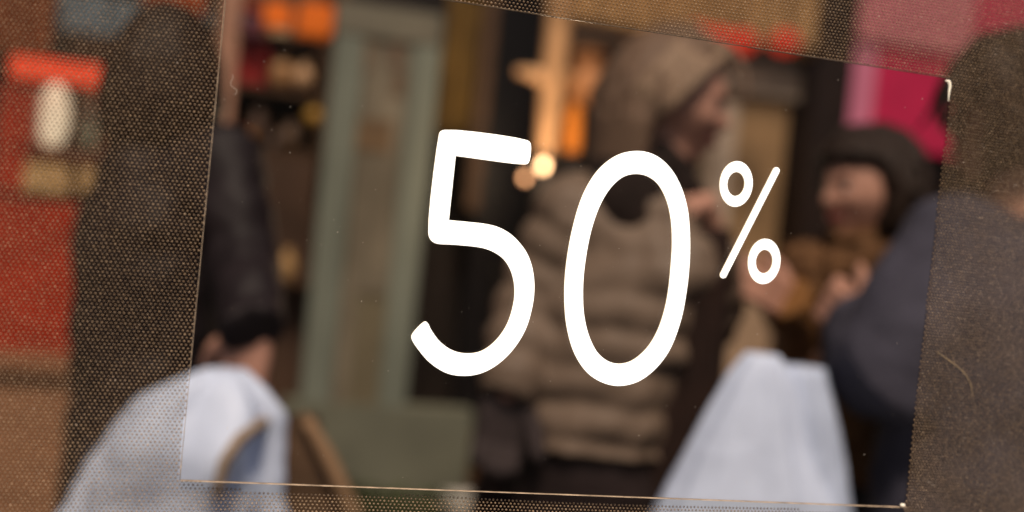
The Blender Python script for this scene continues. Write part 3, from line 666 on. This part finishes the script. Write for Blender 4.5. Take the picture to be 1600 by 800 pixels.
def jacket(root, J, material, hem=.60, quilt=0, qlen=.055, puff=1.0, name='jacket', arm_r=(.075, .062, .05), vox=.008, folds=.004, cuffs=.035, hemflare=1.0, collar=.0, belly=1.0):
    s, t, up, k = J['s'], J['t'], J['up'], J['k']
    bm = bmesh.new(); keys = [(J['c7'] + up * (.01 + collar), .075 + collar * .2, .07 + collar * .2), (J['c7'] - up * .03, .145, .085), (J['c7'] - up * .09, .19, .11), (J['chest'], .19 * puff, .145 * puff), (J['waist'], .18 * puff * belly, .15 * puff * belly),
          (J['pelvis'] + up * .02, .195 * puff * belly, .16 * puff * belly)]
    top = keys[0][0].z; bot = J['hc'].z - hem
    if bot < keys[-1][0].z: keys.append((V((J['pelvis'].x, J['pelvis'].y, bot)), .2 * puff * hemflare, .165 * puff * hemflare))
    L = top - bot; n = int(L / .006); rs = []
    zs = [c.z for c, _, _ in keys]
    for i in range(n + 1):
        z = top - L * i / n; j = 0
        while j < len(keys) - 2 and zs[j + 1] > z: j += 1
        f = min(1, max(0, (zs[j] - z) / max(1e-5, zs[j] - zs[j + 1]))); f2 = f * f * (3 - 2 * f) if j > 2 else f
        c = keys[j][0].lerp(keys[j + 1][0], f); rx = keys[j][1] * (1 - f2) + keys[j + 1][1] * f2; ry = keys[j][2] * (1 - f2) + keys[j + 1][2] * f2
        rs.append(ring(bm, V((c.x, c.y, z)), s * rx * k, t * ry * k, 48, (lambda a, z=z, rx=rx: 1 + quilt / rx * (abs(math.sin(PI * (top - z + .010 * noise.noise(V((math.cos(a) * 2, math.sin(a) * 2, z * 3)))) / qlen)) ** .6 - .6 + .9 * noise.noise(V((math.cos(a) * 6, math.sin(a) * 6, (top - z) / qlen)))) ) if quilt else None))
    skin_rings(bm, rs)
    ellipsoid(bm, J['c7'] - up * .13, .15 * k, .118 * k, .12, Matrix((s, t, up)).transposed(), 3)
    tube(bm, [J['shL'], J['c7'] - up * .085, J['shR']], [.075 * k, .10 * k, .075 * k], 18)
    for nm, q in (('L', -1), ('R', 1)):
        tube(bm, [J['c7'] - up * .075, J['sh' + nm]], [.102 * k, arm_r[0] * k], 18)
        e, w_ = J['el' + nm], J['wr' + nm]; tube(bm, [J['sh' + nm] - s * q * .03, J['sh' + nm], e, w_ + (w_ - e).normalized() * cuffs], [arm_r[0] * .95 * k, arm_r[0] * k, arm_r[1] * k, arm_r[2] * k], 18, quilt, qlen, ball=False)
    return child(fuse(name, bm, material, vox, 2 if quilt else 4, disp=lambda p: folds * (noise.noise(p * 11) + .5 * noise.noise(p * 27))), root)
def hair(root, J, material, thick=.022, drop=.10, fringe=.35, part_x=0, name='hair', back=1.0, side=.55, vox=.005, wave=.003, face_open=.62, a0=.40, ofn=None, tousle=0, tmax=.9):
    """hair mass: hugs the skull, open over the face below the fringe, hanging to drop below the chin"""
    M, hc, k = J['M'], J['hc'], J['k']; bm = bmesh.new()
    r = bmesh.ops.create_icosphere(bm, subdivisions=5, radius=1)
    for v in r['verts']:
        d = v.co.normalized(); rr = head_r(d)
        open_ = d.y > face_open * (1 - .25 * max(0, -d.z)) and d.z < fringe
        if ofn: open_ = ofn(d)
        th = -.014 if open_ else thick * (1 + .25 * noise.noise(d * 2.4)) + wave * math.sin(math.atan2(d.x, d.y) * 34 + 3 * noise.noise(d * 3))
        v.co = hc + M @ (d * (rr + th) * k)
    # hanging lengths
    for i in range(34):
        a = PI * (a0 + (2 - 2 * a0) * i / 33)                                  # round the back from one cheek to the other
        dx, dy = math.sin(a), math.cos(a)
        e = V((dx * .082, dy * .098, .02)); L = drop * (1 + .18 * noise.noise(V((i * .7, 1, hc.x)))) * (back if dy < -.2 else 1)
        pts = [hc + M @ ((e + V((dx * .004, dy * .004, 0))) * k), hc + M @ ((e + V((dx * .014, dy * .012, -.07))) * k), hc + M @ ((e + V((dx * .008, dy * .004, -.07 - L * .6))) * k), hc + M @ ((e + V((-dx * .012, -dy * .016, -.08 - L))) * k)]
        tube(bm, pts, [.019, .021, .018, .009], 8, sub=3)
    for i in range(tousle):
        d = V((random.gauss(0, 1), random.gauss(0, 1) - .3, random.gauss(.3, 1))).normalized()
        if (ofn and ofn(d)) or d.z < -.5 or d.y > tmax: continue
        pts = []; q = d.copy(); tw = V((random.gauss(0, .10), random.gauss(0, .10), 0))
        for st in range(5):
            pts.append(hc + M @ (q * (head_r(q) + thick * 1.05 + .002 + .0045 * st * random.uniform(.3, 1.3)) * k)); q = (q + tw + V((q.x * .10, q.y * .10, -.26))).normalized()
        tube(bm, pts, [.005, .0075, .0075, .006, .003], 7, sub=3)
    return child(fuse(name, bm, material, vox, 2), root)

UP = V((0, 0, 1)); Fh = V((F.x, F.y, 0)).normalized(); Rh = V((Fh.y, -Fh.x, 0))
# --- woman in the quilted taupe jacket, seen from behind, face in profile to the right
m_quilt = mat('taupe quilted nylon', C(134, 114, 98), .55, .14, 9, .12, 70)
d = 2.0; hc = at(1046, 162, d)
tf = (Fh * .78 + Rh * .62); ff = (Rh * 1.0 - Fh * .16 - UP * .10)
arms = {'shL': at(905, 340, 1.97), 'L': (at(840, 470, 1.98), at(796, 606, 1.90), V((0, 0, -1)) - Rh * .1, Rh, .6), 'shR': at(1035, 335, 2.12), 'R': (at(1100, 500, 2.12), at(1108, 395, 1.99), (at(1084, 312, 1.95) - at(1108, 395, 1.99)), -Rh, .9)}
root, J = person('woman in a puffy taupe quilted jacket seen from behind, face in profile', hc, ff, tf, arms, k=1.0, lean=Rh * -.14)
trousers(root, J, mat('dark brown trousers', C(46, 34, 34), .8))
jacket(root, J, m_quilt, hem=.60, quilt=.015, qlen=.062, puff=.94, arm_r=(.078, .070, .050), cuffs=.02, collar=.03, vox=.007)
bm = bmesh.new(); tube(bm, [J['c7'] + UP * .06 + Rh * .03, J['c7'] + UP * .03, J['c7'] - UP * .01 - Fh * .02], [.07, .085, .085], 18); tube(bm, [J['c7'] + UP * .03 - Fh * .03, J['c7'] + UP * .035 + Rh * .075, J['c7'] + UP * .02 + Rh * .09 + Fh * .06], [.045, .05, .045], 14); child(fuse('scarf', bm, mat('dark brown scarf', C(40, 28, 24), .9, .3, 30), .008, 3, disp=lambda p: .006 * noise.noise(p * 30)), root)
bm = bmesh.new(); add_hand(bm, J['wrL'], V((0, 0, -1)) - Rh * .1, Rh, .6, 1.0); child(fuse('glove', bm, mat('mauve grey glove', C(66, 56, 56), .8, .2), .004, 1, disp=lambda q: .006), root)
hair(root, J, m_hair_b, .026, .12, .62, back=1.1, a0=.60, tousle=24, ofn=lambda d: d.z < 1.35 * d.y - .02)
# pale hair along the front edge, sweeping from the forehead down to the nape
bm = bmesh.new(); M = J['M']
for i in range(20):
    u_ = i / 19; pts = []
    for t_ in (0, .2, .4, .6, .8, 1):
        y_ = .66 - 1.05 * t_ - .55 * u_ + .08 * math.sin(t_ * 3 + i); z_ = .80 - 1.50 * t_ + .20 * u_ + .03 * math.sin(i * 1.7); x_ = math.sqrt(max(.02, 1 - min(.98, y_ * y_ + z_ * z_)))
        dd = V((x_, y_, z_)).normalized(); pts.append(hc + M @ (dd * (head_r(dd) + .024 + .005 * math.sin(i * 2.1 + t_ * 3))))
    tube(bm, pts, [.005, .008, .009, .009, .008, .004], 8, sub=3)
child(fuse('pale_hair_lock', bm, m_hair_g, .004, 6), root)
# dark drape added in place of her shaded right arm
def drape(name, top_a, top_b, drop_, material, seg=46, thick=.05, spread=1.25, wav=.014):
    bm = bmesh.new(); rs = []; ax = (top_b - top_a); L = ax.length; ax.normalize(); out = ax.cross(UP).normalized()
    for j in range(30):
        v = j / 29; c = (top_a + top_b) / 2 - UP * drop_ * v
        hw_ = L / 2 * (1 + (spread - 1) * v); tk = thick * (.5 + .5 * min(1, v * 6)) 
        rs.append(ring(bm, c, ax * hw_, out * tk, seg, lambda a, v=v: 1 + (.10 + .1 * v) * math.sin(a * 7 + 2 * noise.noise(V((a, v * 3, 1)))) * .8 + .05 * noise.noise(V((math.cos(a) * 3, math.sin(a) * 3, v * 5)))))
    skin_rings(bm, rs); return bm_obj(name, bm, material, smooth=True)
tag(drape('arm_shade_drape', at(1068, 352, 1.90), at(1140, 358, 1.92), .56, mat('arm shade brown', C(50, 33, 27), .9, .3, 14), spread=1.35), 'added dark brown drape for the shaded right arm of the woman in the quilted jacket', 'coat')

# --- woman with dark bob and mustard cardigan, face to the left
m_must = mat('mustard brown knit', C(150, 104, 60), .9, .25, 30, .5, 90)
d = 2.15; hc = at(1358, 303, d)
ff = (-Rh * .93 - Fh * .36 - UP * .04); tf = (-Rh * .8 - Fh * .55)
# person's right side: s = t x up
arms = {'R': (at(1292, 560, 2.2), at(1240, 480, 2.08), (at(1165, 430, 2.02) - at(1240, 480, 2.08)), UP, .35), 'L': (at(1345, 720, 2.0), at(1345, 618, 1.9), (at(1328, 520, 1.88) - at(1345, 618, 1.9)), -Rh, .6)}
root, J = person('woman with a dark bob and mustard brown cardigan reaching out, face turned left', hc, ff, tf, arms, k=.93, tilt=.05)
trousers(root, J, mat('charcoal trousers', C(44, 42, 48), .8))
jacket(root, J, m_must, hem=.66, puff=.92, name='cardigan', arm_r=(.066, .058, .046), folds=.008, vox=.008, collar=.02)
hair(root, J, m_hair_b2, .026, .03, .50, tousle=150, tmax=.25, back=1.2, a0=.60, wave=.008, ofn=lambda d: d.z < .52 and d.y > .26 + .25 * max(0, d.z))
bm = bmesh.new(); c_ = J['c7']
tube(bm, [c_ + J['t'] * .12 + UP * .03 + J['s'] * .07, c_ + J['t'] * .14 + UP * .0, c_ + J['t'] * .10 + UP * .03 - J['s'] * .09], [.05, .055, .05], 14); tube(bm, [c_ + UP * .02 + J['t'] * .03, c_ - UP * .03 + J['t'] * .04], [.10, .13], 16)
child(fuse('fur_scarf', bm, mat('brown fur scarf', C(118, 84, 56), .95, .35, 60, .8, 120), .007, 2, disp=lambda q: .014 * noise.noise(q * 45)), root)
# --- person in navy coat at the right, back to us
m_navy = mat('navy wool coat', C(80, 78, 92), .9, .2, 20, .4, 90)
d = 1.72; hc = at(1596, 180, d)
ff = (-Rh * .80 + Fh * .5); tf = (-Rh * .62 + Fh * .78)
arms = {'shL': at(1494, 388, 1.70), 'L': (at(1398, 585, 1.62), at(1352, 522, 1.78), UP * .42 - Rh * .45 + Fh * .6, UP, 1.15), 'R': (at(1640, 600, 1.9), at(1600, 760, 1.9), -UP, -Rh, .5)}
root, J = person('person in a heavy navy coat at the right edge, seen from behind', hc, ff, tf, arms, k=1.04)
trousers(root, J, mat('grey blue trousers', C(62, 62, 76), .85))
jacket(root, J, m_navy, hem=1.0, puff=1.0, name='coat', arm_r=(.082, .086, .062), folds=.008, vox=.009, collar=.02)
bm = bmesh.new(); a_, b_ = J['elL'], J['wrL']; dd = (b_ - a_).normalized(); tube(bm, [b_ - dd * .01, b_ + dd * .03], [.05, .045], 16); child(bm_obj('shirt_cuff', bm, mat('white shirt', (.62, .64, .70), .8), smooth=True), root)
hair(root, J, m_hair_d, .014, -.045, .5, tousle=80, back=1.0, a0=.6, ofn=lambda d: d.z < .12 and d.y > .42)
# --- person in dark padded coat at the left
m_dkcoat = mat('black plum padded coat', C(36, 27, 30), .6, .25, 10, .2, 60)
d = 1.95; hc = at(260, 114, d)
ff = (Rh * .25 + Fh * .93); tf = (Fh * .55 + Rh * .83)
arms = {'shR': at(352, 262, 1.86), 'R': (at(378, 400, 1.80), at(392, 498, 1.68), V((0, 0, -1)) - Rh * .05, -Rh, .9), 'shL': at(236, 262, 2.04), 'L': (at(240, 430, 2.1), at(280, 560, 2.1), V((0, 0, -1)) + Rh * .2, Rh, .8)}
root, J = person('person in a black padded coat behind the mesh at the left, seen from behind', hc, ff, tf, arms, k=.88, lean=Rh * .045)
trousers(root, J, mat('dark jeans', C(52, 52, 62), .8))
jacket(root, J, m_dkcoat, hem=.78, quilt=.006, qlen=.085, puff=.94, folds=.011, name='coat', arm_r=(.075, .066, .052), vox=.008, collar=.03)
hair(root, J, m_hair_d, .022, .10, .4, back=1.1)

# ================================================================== bags
def bag_mat(name, col, tr=.25):
    M = mat(name, col, .42, .06, 4, .35, 22); n = M.node_tree; b = n.nodes['Principled BSDF']
    t = n.nodes.new('ShaderNodeBsdfTranslucent'); t.inputs[0].default_value = (*col, 1); x = n.nodes.new('ShaderNodeMixShader'); x.inputs[0].default_value = tr
    n.links.new(b.outputs[0], x.inputs[1]); n.links.new(t.outputs[0], x.inputs[2]); n.links.new(x.outputs[0], n.nodes['Material Output'].inputs[0]); return M
ALB = 1.0
m_bag = bag_mat('bluish white plastic', (.68, .76, .94))
def bag(name, label, top, bot, prof, material, ax, folds=9, crumple=.05, seed=1, handle=False, seg=64, cat='bag', group=None):
    """soft carrier bag: prof = list of (t, halfwidth, halfdepth); open creased top, gusset folds, crumpled skin"""
    root = thing(name, label, cat, (top.x, top.y, bot.z), group)
    bm = bmesh.new(); out = ax.cross(UP).normalized(); rs = []; n = 44
    for j in range(n + 1):
        v = j / n; i = 0
        while i < len(prof) - 2 and prof[i + 1][0] < v: i += 1
        f = (v - prof[i][0]) / (prof[i + 1][0] - prof[i][0])
        w_ = prof[i][1] * (1 - f) + prof[i + 1][1] * f; q = prof[i][2] * (1 - f) + prof[i + 1][2] * f
        c = top.lerp(bot, v)
        def md(a, v=v):
            ca, sa = math.cos(a), math.sin(a); sq = (abs(ca) ** 3 + abs(sa) ** 3) ** (-1 / 3)
            fold = crumple * math.sin(a * folds + seed + 2.2 * noise.noise(V((ca * 1.5, sa * 1.5, v * 2 + seed)))) * (1.15 - .7 * v)
            return (1 + (sq - 1) * min(1, v * 1.6)) * (1 + fold + crumple * 1.6 * noise.noise(V((ca * 2.3, sa * 2.3, v * 5 + seed * 3))) + .3 * crumple * noise.noise(V((ca * 7, sa * 7, v * 16 + seed))))
        rs.append(ring(bm, c, ax * w_, out * q, seg, md))
    skin_rings(bm, rs); child(bm_obj('bag_body', bm, material, smooth=True), root)
    if handle:
        for sgn in (-1, 1):
            bm = bmesh.new(); w_ = prof[0][1]; pts = [top + ax * w_ * .8 * math.cos(a) + UP * .085 * math.sin(a) + out * sgn * .008 - UP * .01 for a in np.linspace(0, PI, 9)]
            tube(bm, pts, [.006] * 9, 8, sub=2); child(bm_obj('handle', bm, material, smooth=True), root)
    return root
bag('plastic_bag', 'bulging white plastic carrier bag at the lower left held by the person in black',
    at(356, 578, 1.55), at(165, 1120, 1.6), [(0, .026, .03), (.03, .05, .05), (.10, .088, .07), (.2, .108, .09), (.4, .132, .10), (1, .15, .11)], m_bag, Rh, 6, .15, 1.2)
bag('plastic_bag', 'tall white plastic bag at the lower right, folds fanning from its gathered top',
    at(1192, 553, 1.60), at(1135, 1130, 1.64), [(0, .022, .016), (.06, .044, .03), (.43, .124, .07), (1, .22, .11)], m_bag, Rh, 7, .07, 5.1)
m_bag2 = bag_mat('second bluish white plastic', (.58, .66, .84))
bag('plastic_bag', 'narrower white plastic carrier bag half behind the tall one beside the navy coat',
    at(1255, 572, 1.62), at(1262, 1130, 1.66), [(0, .03, .02), (.12, .046, .04), (.45, .066, .06), (1, .09, .07)], m_bag2, Rh, 8, .06, 8.4)
# brown paper bag
kr = thing('paper_bag', 'brown paper bag beside the bulging white bag at the lower left', 'bag', tuple(at(460, 900, 1.72)))
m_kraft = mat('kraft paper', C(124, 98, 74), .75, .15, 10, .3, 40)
m_kraft_d = mat('darker brown paper', C(84, 64, 48), .75, .2)  # bag body, darker than the folded edge
bm = bmesh.new(); tl, tr_, bl, br = at(424, 655, 1.72), at(486, 655, 1.72), at(405, 1000, 1.72), at(580, 1000, 1.72); o_ = Fh * .10
vs = [bm.verts.new(p) for p in (tl, tr_, tr_ + o_ * .5, tl + o_ * .5, bl, br, br + o_, bl + o_)]
for f in ((0, 1, 5, 4), (1, 2, 6, 5), (2, 3, 7, 6), (3, 0, 4, 7), (4, 5, 6, 7)): bm.faces.new([vs[i] for i in f])
bmesh.ops.subdivide_edges(bm, edges=bm.edges, cuts=6, use_grid_fill=True)
for v in bm.verts: v.co += V((noise.noise(v.co * 12), noise.noise(v.co * 12 + V((5, 0, 0))), 0)) * .006
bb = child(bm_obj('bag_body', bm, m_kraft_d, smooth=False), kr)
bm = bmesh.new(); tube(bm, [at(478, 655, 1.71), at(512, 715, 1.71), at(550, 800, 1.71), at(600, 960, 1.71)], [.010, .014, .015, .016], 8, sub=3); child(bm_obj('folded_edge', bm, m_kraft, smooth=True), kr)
for q in (0, .05):
    bm = bmesh.new(); pts = [at(340, 770, 1.46 - q * .4), at(350, 722, 1.46 - q * .4), at(372, 688, 1.46), at(402, 664, 1.5), at(432, 654, 1.6 + q)]
    tube(bm, pts, [.007, .008, .008, .008, .007], 8, sub=4); child(bm_obj('handle', bm, mat('brown handle', C(140, 122, 106), .8), smooth=True), kr)
